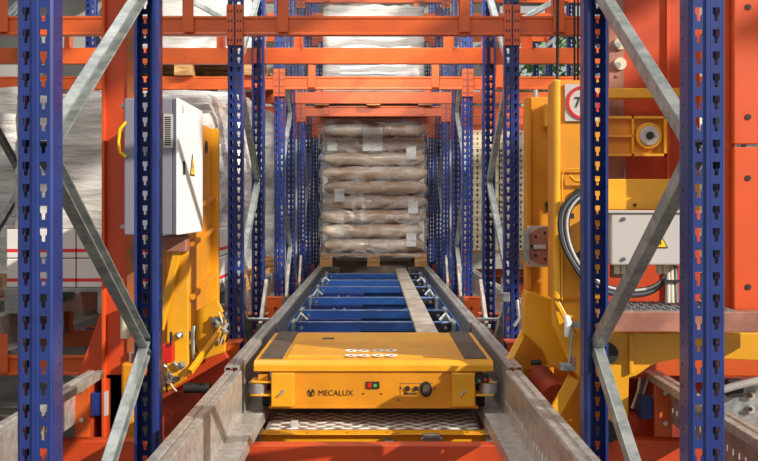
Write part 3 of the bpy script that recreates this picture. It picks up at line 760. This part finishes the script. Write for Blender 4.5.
# yellow carriage on the left
ly = thing('lifting_carriage', 'yellow lifting carriage frame below and behind the grey cabinet', 'carriage', (-.85, 4.2, CZ - .9))
XI = -.813
def xin(px, py, X=XI):
    dd = X * F / (px - VX); return dd, CZ - (py - VY) * dd / F
zt = CZ + .385
MB().box(XI - .035, XI, 3.95, 4.57, CZ - .62, zt).build('side_plate', 'yellow_deep', ly, bevel=.004)
MB().box(XI - .09, XI + .004, 3.93, 3.96, CZ - .75, zt).build('front_flange', 'yellow', ly, bevel=.004)
MB().box(XI - .02, XI + .03, 4.53, 4.58, CZ - .60, zt).build('rear_flange', 'yellow', ly, bevel=.004)
dd, z = xin(206, 147); MB().tube([(XI - .001, dd, z), (XI + .004, dd, z)], .03, 20).build('inspection_hole', 'dark', ly)
for py in (205, 238, 288): 
    dd, z = xin(200, py); MB().bar((XI + .012, 3.97, z - .02), (XI + .012, 4.54, z + .04), .02, .02).build('rib', 'yellow_deep', ly, bevel=.002)
MB().extr([(-.016, -.02), (.016, -.02), (.016, .02), (-.016, .02)], P(181, 236, 3.9), P(160, 330, 3.9)).build('inclined_bar', 'yellow', ly, bevel=.003)
MB().pprism([(150, 236), (186, 236), (186, 300), (186, 380), (150, 402)], 3.99, 4.02).build('back_plate', 'yellow_deep', ly, bevel=.003)
MB().pbox(150, 236, 186, 252, 3.86, 3.94).build('top_bar', 'brown_steel', ly, bevel=.004)
MB().pprism([(163, 312), (186, 316), (217, 300), (226, 318), (225, 352), (196, 362), (176, 386), (163, 394)], 4.12, 4.15).build('lower_plate', 'yellow', ly, bevel=.004)
MB().bar(P(224, 326, 4.1), P(190, 372, 3.9), .02, .03).build('lower_rib', 'yellow', ly, bevel=.003)
MB().pprism([(160, 385), (186, 366), (224, 352), (238, 372), (200, 430), (160, 455)], 4.22, 4.26).build('orange_backplate', 'orange_deep', ly, bevel=.003)
MB().pbox(160, 392, 200, 470, 4.05, 4.09).build('orange_apron', 'redbrown', ly, bevel=.003)
t = thing('sensor_cluster', 'silver hydraulic fittings and hoses on the left yellow carriage, lower cluster', 'fittings', tuple(P(190, 340, 3.85)), 'hydraulic fittings on the carriage')
def cluster(t, cx, cy, d, sc, seed):
    rnd = random.Random(seed)
    for k in range(5):
        p = P(cx + rnd.uniform(-9, 9) * sc, cy + rnd.uniform(-12, 12) * sc, d + rnd.uniform(-.03, .02))
        q = p + Vector((rnd.uniform(-.03, .03), rnd.uniform(-.01, .02), rnd.uniform(-.03, .03)))
        MB().tube([p, q], .011, 10).build('fitting', 'steel', t)
        MB().tube([q, q + Vector((rnd.uniform(-.02, .02), -.01, rnd.uniform(-.02, .02)))], .015, 6).build('hex_nut', 'galv', t)
    for k in range(3):
        a = P(cx + rnd.uniform(-8, 8) * sc, cy - 10 * sc, d); e = P(cx + rnd.uniform(-12, 12) * sc, cy + rnd.uniform(14, 30) * sc, d + .02)
        m_ = (a + e) / 2 + Vector((rnd.uniform(-.05, .05), -.03, 0))
        pts = [a.lerp(m_, .5 * i / 4).lerp(m_.lerp(e, i / 8), i / 8) for i in range(9)]
        MB().tube(pts, .005, 8).build('hose', ['dark', 'cable', 'crate'][k], t)
    MB().pbox(cx - 8 * sc, cy - 4 * sc, cx + 4 * sc, cy + 3 * sc, d, d + .03).build('valve_block', 'cable', t, bevel=.003)
cluster(t, 189, 336, 3.95, 1.0, 1)
t = thing('sensor_cluster', 'silver hydraulic fittings beside the second upright frame on the left, upper cluster', 'fittings', tuple(P(219, 325, 4.05)), 'hydraulic fittings on the carriage')
cluster(t, 219, 322, 4.09, 1.0, 2)
t = thing('sensor_cluster', 'small silver fittings at the foot of the left carriage above the black handle', 'fittings', tuple(P(172, 378, 3.85)), 'hydraulic fittings on the carriage')
cluster(t, 172, 372, 3.95, 1.0, 5)
t = thing('limit_switch', 'red limit switch box with a short black rod on the left carriage', 'switch', tuple(P(167, 355, 3.8)))
MB().pbox(161.5, 344, 172, 363, 3.8, 3.86).build('switch_box', 'red', t, bevel=.003); MB().tube([P(171, 345, 3.79), P(171, 332, 3.79)], .006, 8).build('rod', 'dark', t)
tag(MB().tube([P(184, 388, 3.9), P(210, 388, 3.9)], .022, 16).build('handle_grip', 'dark'), 'short black cylinder handle left of the near rail end', 'handle')

# ------------------------------------------------------------------ RIGHT crane side
rm = thing('crane_mast', 'wide orange steel mast right of the shuttle behind the zigzag brace', 'mast', (1.2, 4.1, 0))
d = 4.15
MB().pbox(606, -70, 700, 680, d, d + .10).build('mast_plate', 'orange_deep', rm, bevel=.003)
MB().pbox(667, -70, 670, 330, d - .02, d).build('mast_rib', 'orange_hot', rm)
MB().pbox(609, -70, 624, 120, d - .03, d).build('guide_plate', 'brown_steel', rm)
for py in (45, 65): 
    o = MB().disc(P(618, py, d), .028, d - .045, d - .03, 24).build('guide_washer', 'crate', rm)
    bolt(o, P(618, py, d - .045), .014)
for py in (76, 105, 108, 112): bolt(rm, P(617, py, d - .03), .007, m='brown_steel')
MB().pbox(580, 155, 626, 185, d - .05, d).build('lug_plate', 'brown_steel', rm, bevel=.003)
# yellow bar, bearing bracket
ry = thing('lifting_carriage', 'tall yellow lifting carriage with round speed-limit sign, right of the shuttle', 'carriage', (1.0, 3.9, CZ - 1.0))
MB().pbox(604, 88, 690, 98, 3.98, 4.04).build('cross_bar', 'yellow', ry, bevel=.004)
bk = MB().pbox(606, 116, 667, 156, 3.96, 4.0).build('bearing_bracket', 'yellow_deep', ry, bevel=.002)
fr = MB()
for r_ in ((606, 116, 667, 118.5), (606, 153.5, 667, 156), (664, 116, 667, 156), (632, 116, 634, 156), (606, 135, 633, 137)): fr.pbox(*r_, 3.93, 3.97)
fr.build('bracket_ribs', 'yellow', bk)
c = P(648, 136, 3.95); MB().disc(c, .058, 3.935, 3.96, 32).build('hub_ring', 'yellow', bk, bevel=.003); MB().disc(c, .042, 3.925, 3.95, 28).build('hub_face', 'lightgrey', bk, bevel=.002); MB().disc(c, .017, 3.915, 3.93, 12).build('hub_nut', 'dark', bk)
for k in range(3):
    a_ = k * 2.094; MB().disc(c + Vector((.028 * math.cos(a_), 0, .028 * math.sin(a_))), .006, 3.92, 3.93, 8).build('hub_bolt', 'steel', bk)
MB().pbox(604, 179, 700, 210, 3.74, 3.80).build('mounting_plate', 'yellow', ry, bevel=.004)
bolt(ry, P(634.5, 205, 3.74), .007, m='dark')
# columns
MB().pbox(527, 97, 554, 420, 4.2, 4.3).pbox(526, 97, 531.5, 290, 4.16, 4.21).build('inner_column', 'yellow_deep', ry, bevel=.006)
MB().pbox(554, 80, 605, 300, 3.72, 3.86).build('main_column', 'yellow_deep', ry, bevel=.010)
MB().pbox(554, 79, 561, 300, 3.695, 3.73).build('column_edge', 'yellow', ry, bevel=.010)
MB().tube([P(562, 300, 3.70), P(562, 176, 3.70), P(563.5, 171, 3.70), P(566, 169, 3.70), P(600, 169, 3.70)], .004, 8).build('formed_ridge', 'yellow', ry)
MB().pbox(545, 103, 551, 127, 4.13, 4.2).build('spacer', 'yellow', ry, bevel=.008)
MB().tube([P(535.5, 97, 4.24), P(535.5, 90, 4.24)], .012, 8).build('top_bolt', 'steel', ry)
MB().disc(P(547.5, 204.5, 4.2), .013, 4.19, 4.2, 14).build('small_hole', 'dark', ry); MB().pbox(546, 280 - 74, 549, 212, 4.19, 4.2).build('small_hole_slot', 'dark', ry)
MB().tube([P(570, 176, 3.70), P(575, 181, 3.69), P(600, 181, 3.69)], .007, 8).build('cable_bracket', 'yellow', ry)
MB().disc(P(580, 196, 3.70), .03, 3.70, 3.722, 18).build('cable_hole', 'dark', ry)
# speed sign
sg = MB().pbox(565, 84, 598, 121, 3.708, 3.716).build('sign_plate', 'lightgrey', ry); lab(sg, 'pale square sign with red ring and number 700')
c = P(583.5, 102.5, 3.70); n = 40; rg = MB()
for k in range(n):
    a0 = 2 * math.pi * k / n; a1 = 2 * math.pi * (k + 1) / n
    rg.prism([(c.x + r * math.cos(a), c.z + r * math.sin(a)) for r, a in ((.070, a0), (.070, a1), (.058, a1), (.058, a0))], 3.702, 3.709)
rg.build('red_ring', 'red', sg)
text('number', '700', .060, 'dark', sg, (c.x + .002, 3.705, c.z), sx=.85, bold=.0005)
# disc control plate
dp = MB().pbox(529, 226, 556, 267, 4.10, 4.16).build('drive_plate', 'galv_deck', ry, bevel=.003)
c = P(545, 246, 4.09); MB().disc(c, .085, 4.095, 4.10, 36).build('drive_disc', 'brown_steel', dp); MB().pbox(534, 245, 546, 249, 4.08, 4.095).build('arm', 'lightgrey', dp, bevel=.002)
for k in range(8):
    a_ = k * .785; bolt(dp, Vector((c.x + .06 * math.cos(a_), 4.095, c.z + .06 * math.sin(a_))), .006, m='dark')
MB().pbox(525.5, 230, 529.5, 262, 4.08, 4.14).build('plate_edge', 'galv', dp)
# lower carriage sheets
MB().pprism([(526, 290), (554, 300), (566, 330), (566, 372), (549, 366), (542, 350), (524, 334), (524, 300)], 4.02, 4.10).build('lower_housing', 'yellow', ry, bevel=.006)
MB().pprism([(524, 334), (542, 348), (555, 366), (512, 372), (505, 362)], 4.18, 4.22).build('lower_cheek', 'yellow_deep', ry, bevel=.003)
MB().bar(P(526, 328, 4.1), P(506, 366, 4.0), .03, .02).build('cheek_edge', 'yellow', ry, bevel=.003)
MB().pprism([(554, 298), (605, 298), (605, 384), (583, 384), (570, 366), (560, 340), (554, 326)], 3.74, 3.80).build('lower_apron', 'yellow', ry, bevel=.006)
MB().bar(P(556, 300, 3.72), P(575, 336, 3.70), .02, .02).build('fold_line', 'yellow', ry, bevel=.004)
MB().bar(P(574, 378, 3.68), P(555, 412, 3.68), .05, .02).build('diagonal_strut', 'yellow', ry, bevel=.003)
MB().pprism([(520, 356), (608, 360), (608, 470), (590, 470), (520, 400)], 4.3, 4.34).build('back_sheet', 'yellow_deep', ry, bevel=.003)
MB().pprism([(583, 372), (608, 372), (608, 470), (575, 470), (560, 415)], 3.9, 3.94).build('side_sheet', 'yellow_deep', ry, bevel=.003)
# apron with arch on the far right
pts = [(604, 333), (790, 333), (790, 362), (700, 358), (678, 359), (660, 362), (650, 366), (642, 372), (636, 376), (629, 378), (628, 438), (604, 438)]
MB().pprism(pts, 3.56, 3.62).build('arched_apron', 'yellow', ry, bevel=.004)
MB().pbox(629.5, 334, 633.5, 374, 3.54, 3.57).build('apron_rib', 'yellow', ry, bevel=.003)
for py in (353, 431):
    MB().disc(P(606.5, py, 3.53), .042, 3.51, 3.56, 24).build('round_cap', 'dark', ry)
# orange lower box
ob = thing('base_box', 'orange open base box under the yellow arched plate, lower right', 'box', tuple(P(645, 436, 3.7)))
b = MB().pbox(624, 374, 655, 379, 3.70, 3.76).pbox(624, 374, 629, 440, 3.70, 3.76).pbox(629, 415, 655, 440, 3.70, 3.76)
b.build('box_front', 'orange_deep', ob, bevel=.003); MB().pbox(629, 379, 656, 416, 3.78, 3.80).build('box_back', 'redbrown', ob)
pl = MB().pbox(655, 383, 672.5, 437.5, 3.60, 3.62).build('bolted_plate', 'orange', ob, bevel=.003)
for py in (393, 423): bolt(pl, P(665, py, 3.60), .010)
tb = MB().pbox(641, 397, 654, 419, 3.62, 3.70).build('terminal_block', 'blue', ob, bevel=.003)
for k in range(3): MB().tube([P(640 + k * 4, 378, 3.7), P(638 + k * 3, 392, 3.68), P(632 + k * 2, 408, 3.69)], .006, 8).build('cable', ['crate', 'cable', 'lightgrey'][k], ob)
MB().pbox(640, 358, 758, 376, 3.9, 3.95).build('upper_rail', 'orange', ob, bevel=.003)
b = MB().pbox(628, 340, 800, 460, 4.02, 4.06).build('rear_sheet', 'redbrown', ob)
# grey connector plates far right
gp = thing('cable_plate', 'grey steel plate with two bolts and black clips, lower right edge', 'plate', tuple(P(745, 400, 3.6)))
MB().pbox(722, 384, 800, 430, 3.70, 3.72).build('plate', 'galv', gp, bevel=.002)
for py in (395.5, 409): o = MB().disc(P(750, py, 3.7), .016, 3.685, 3.70, 16).build('washer', 'galv_deck', gp); bolt(o, P(750, py, 3.685), .009, m='dark')
MB().pbox(728, 380, 744, 397, 3.66, 3.70).build('black_clip', 'dark', gp, bevel=.003)
MB().tube([P(715, 392, 3.64), P(735, 386, 3.62), P(765, 379, 3.60), P(800, 374, 3.6)], .016, 10).build('conduit', 'lightgrey', gp)
# brown platform beam + tread step
ps = thing('service_platform', 'brown steel platform edge with a tread plate step, right side', 'platform', tuple(P(690, 322, 3.4)))
MB().pbox(597, 312, 800, 332, 3.38, 3.46).build('edge_beam', 'brown_steel', ps, bevel=.003)
a = P(622, 312, 3.4); e = P(738, 312, 3.4)
tt = MB().box(a.x, e.x, 3.4, 3.74, a.z - .004, a.z + .004).build('step_plate', 'galv', ps)
b = MB()
for r_ in range(7):
    for k in range(22):
        X = a.x + .02 + k * .019 + (0.009 if r_ % 2 else 0); Y = 3.43 + r_ * .045
        if X > e.x - .02: continue
        s_ = .012 if (k + r_) % 2 else -.012
        b.bar((X - .006, Y - s_, a.z + .005), (X + .006, Y + s_, a.z + .005), .004, .004)
b.build('step_bars', 'cable', tt)
# junction box
jb = thing('junction_box', 'pale grey junction box with yellow warning triangle under the yellow plate on the right', 'box', tuple(P(650, 265, 3.6)))
MB().pbox(611, 212.5, 690, 265, 3.56, 3.70).build('housing', 'lightgrey', jb, bevel=.006)
MB().pbox(608, 210.5, 692, 213, 3.55, 3.71).build('top_lip', 'lightgrey', jb, bevel=.002)
for px, py in ((623.5, 219), (623.5, 259)): bolt(jb, P(px, py, 3.56), .008, m='cable')
tr = [(P(x, y, 3.56).x, P(x, y, 3.56).z) for x, y in ((653, 248), (668, 248), (660.5, 234))]
w_ = MB().prism(tr, 3.557, 3.561).build('warning_triangle', 'dark', jb); cx = sum(p[0] for p in tr) / 3; cz = sum(p[1] for p in tr) / 3
MB().prism([(cx + (x - cx) * .76, cz + (z - cz) * .76) for x, z in tr], 3.5555, 3.558).build('triangle_face', 'warn', w_)
MB().prism([(cx + .002, cz + .012), (cx - .005, cz - .001), (cx - .001, cz - .001), (cx - .003, cz - .011), (cx + .004, cz + .002), (cx, cz + .002)], 3.5545, 3.556).build('lightning_bolt', 'dark', w_)
for k in range(5):
    p = P(617 + k * 6 + (24 if k > 2 else 0), 265, 3.62); MB().tube([p, p + Vector((0, 0, -.035))], .012, 12).build('cable_gland', 'crate', jb)
MB().pbox(612, 265, 626, 278, 3.66, 3.70).build('gland_plate', 'brown_steel', jb, bevel=.003)
# cable bundle
def smooth(pts, n=8):
    out = []; p = [pts[0]] + pts + [pts[-1]]
    for i in range(1, len(p) - 2):
        for k in range(n):
            t = k / n; a, b_, c, d_ = p[i - 1], p[i], p[i + 1], p[i + 2]
            out.append(.5 * ((2 * b_) + (c - a) * t + (2 * a - 5 * b_ + 4 * c - d_) * t * t + (3 * b_ - a - 3 * c + d_) * t ** 3))
    out.append(p[-2]); return out
cbn = thing('cable_bundle', 'thick looping bundle of grey, black and green cables on the right yellow column', 'cables', tuple(P(575, 240, 3.66)))
path = [(588, 192), (576, 197), (566, 210), (563.5, 226), (567, 245), (576, 263), (590, 279), (606, 289), (630, 293), (655, 288), (672, 268)]
cols = ['dark', 'cable', 'cable', 'green', 'dark', 'cable', 'lightgrey', 'dark']
for k in range(8):
    o_ = (k - 3.5)
    pts = [P(x + o_ * 1.3 * (1 if i < 7 else .2), y + o_ * (.2 if i < 6 else -1.0), 3.64 - .0 + .012 * (k % 2)) for i, (x, y) in enumerate(path)]
    MB().tube(smooth(pts), .0065, 8).build('cable', cols[k], cbn)
for q, ang in (((566, 216), 0), ((576, 257), .6)):
    c = P(q[0], q[1], 3.645); v = Vector((math.cos(ang), 0, -math.sin(ang) * -1)) * .032
    MB().bar(c - v, c + v, .022, .006, 0).build('cable_tie', 'dark', cbn)
c2 = thing('conduit_bundle', 'pair of ribbed grey conduits dropping from the junction box', 'cables', tuple(P(672, 290, 3.66)))
for k in range(3): MB().tube([P(667 + k * 4, 266, 3.64), P(668 + k * 3.5, 280, 3.62), P(668 + k * 4, 303, 3.60)], .011, 10).build('conduit', ['lightgrey', 'crate', 'cable'][k], c2)
MB().pbox(664, 280, 680, 282.5, 3.595, 3.65).build('cable_tie', 'dark', c2)
# handle & sensor
hs = thing('release_handle', 'white vertical handle with a metal latch on the right yellow carriage', 'handle', tuple(P(568, 330, 3.66)))
MB().tube([P(567, 317, 3.66), P(568, 322, 3.64), P(566.5, 336, 3.66)], [.012, .015, .010], 10).build('grip', 'white', hs)
MB().tube([P(572, 325, 3.66), P(571, 350, 3.65), P(568, 372, 3.66)], .006, 8).build('rod', 'galv', hs)
MB().pbox(569, 322, 584, 328, 3.66, 3.70).build('latch_plate', 'galv', hs, bevel=.002); MB().pbox(561, 364, 576, 371, 3.64, 3.68).build('latch_block', 'galv', hs, bevel=.003); MB().pbox(572, 357, 576, 366, 3.64, 3.67).build('latch_tab', 'brown_steel', hs, bevel=.002)
tag(MB().tube([P(540, 376, 4.12), P(556, 396, 3.92)], .055, 28).build('buffer_roller', 'redbrown'), 'fat red-brown roller under the right yellow carriage beside the rail', 'roller')
tag(MB().tube([P(531, 362.5, 3.98), P(541, 362.5, 3.98)], .012, 12).build('handle_grip', 'dark'), 'short black peg handle above the red-brown roller on the right', 'handle')
t = thing('cable_clip', 'small pale clip fitting on the second right upright', 'clip', tuple(P(507, 297, 4.78)))
MB().pbox(500, 293, 510, 302, 4.80, 4.84).build('clip_body', 'galv', t, bevel=.003); MB().tube([P(517, 300, 4.8), P(519, 318, 4.78), P(514, 326, 4.78)], .010, 8).build('hook', 'galv', t)
# orange column with bolted sheets at the right edge
oc = thing('crane_column', 'bright orange column with two bolted sheet panels at the right edge', 'column', tuple(P(745, 310, 3.55)))
for (y0, y1, nm) in ((-60, 144, 'upper'), (147, 310, 'lower')):
    t = MB().pbox(734, y0, 830, y1, 3.5, 3.53).build('sheet_panel', 'orange_hot', oc, bevel=.004)
    for py in ((7, 117) if nm == 'upper' else (178, 287)):
        bolt(t, P(748, py, 3.5), .012, m='dark', h=.004)
MB().pbox(722, -60, 735, 310, 3.55, 3.60).build('flange', 'orange_hot', oc, bevel=.003)
MB().pbox(718, -60, 727, 312, 3.64, 3.70).build('rib', 'orange_deep', oc, bevel=.003)
for i, px in enumerate((557.5, 574.5, 578)):
    tag(MB().tube([P(px, -60, 3.78 if i == 0 else 4.3), P(px, 82 if i == 0 else 90, 3.78 if i == 0 else 4.3)], .0065 if i == 0 else .005, 8).build('hoist_rope', 'dark'), ('thick dark vertical rope above the yellow column edge', 'left thin rope of the pair above the sign', 'right thin rope of the pair above the sign')[i], 'rope')

MB().box(-1.06, 1.07, 4.16, 4.26, CZ - 1.30, CZ - 1.18).box(-.45, -.35, 4.0, 4.4, CZ - 1.19, zp - .1).box(.35, .45, 4.0, 4.4, CZ - 1.19, zp - .1).build('support_arm', 'orange_deep', cr, bevel=.004)
# ------------------------------------------------------------------ light, world, camera
w = bpy.data.worlds.new('world'); S.world = w; w.use_nodes = True
bg = w.node_tree.nodes['Background']; bg.inputs[0].default_value = (1.0, .98, .96, 1); bg.inputs[1].default_value = 0.5
sun = bpy.data.lights.new('sun', 'SUN'); sun.energy = 5.4; sun.angle = R(.6); sun.color = (1, .93, .82)
so = bpy.data.objects.new('sun', sun); COL.objects.link(so)
so.rotation_euler = Vector((-1.7, 1.15, -1.0)).to_track_quat('-Z', 'Y').to_euler()
def area(loc, target, sx, sy, e, col=(1, .97, .93)):  # soft fill added for brightness, with no real fixture behind it
    l = bpy.data.lights.new('fill_light', 'AREA'); l.shape = 'RECTANGLE'; l.size = sx; l.size_y = sy; l.energy = e; l.color = col
    o = bpy.data.objects.new('fill_light', l); COL.objects.link(o); o.location = loc
    o.rotation_euler = (Vector(target) - Vector(loc)).to_track_quat('-Z', 'Y').to_euler()
area((0, -.5, 6.5), (0, 5, 1.8), 5, 1.2, 110)
area((0, 9, 7.2), (0, 9.5, 0), 3, 6, 130)
area((0, 5.3, 4.5), (0, 10, 2.6), 1.6, .4, 120)  # extra fill aimed at the sack stack
area((-1.5, 4.0, 7.2), (0, 4, 0), 3, 1.2, 70)

cam = bpy.data.cameras.new('camera'); co = bpy.data.objects.new('camera', cam); COL.objects.link(co)
co.location = (0, 0, CZ); co.rotation_euler = (R(90), 0, 0)
cam.sensor_width = 36; cam.lens = 36 * F / 758; cam.clip_start = .05; cam.clip_end = 100
cam.shift_x = (379 - VX) / 758; cam.shift_y = -(230.5 - VY) / 758
S.camera = co
S.view_settings.view_transform = 'Standard'; S.view_settings.look = 'None'; S.view_settings.exposure = 0.0; S.view_settings.gamma = 1
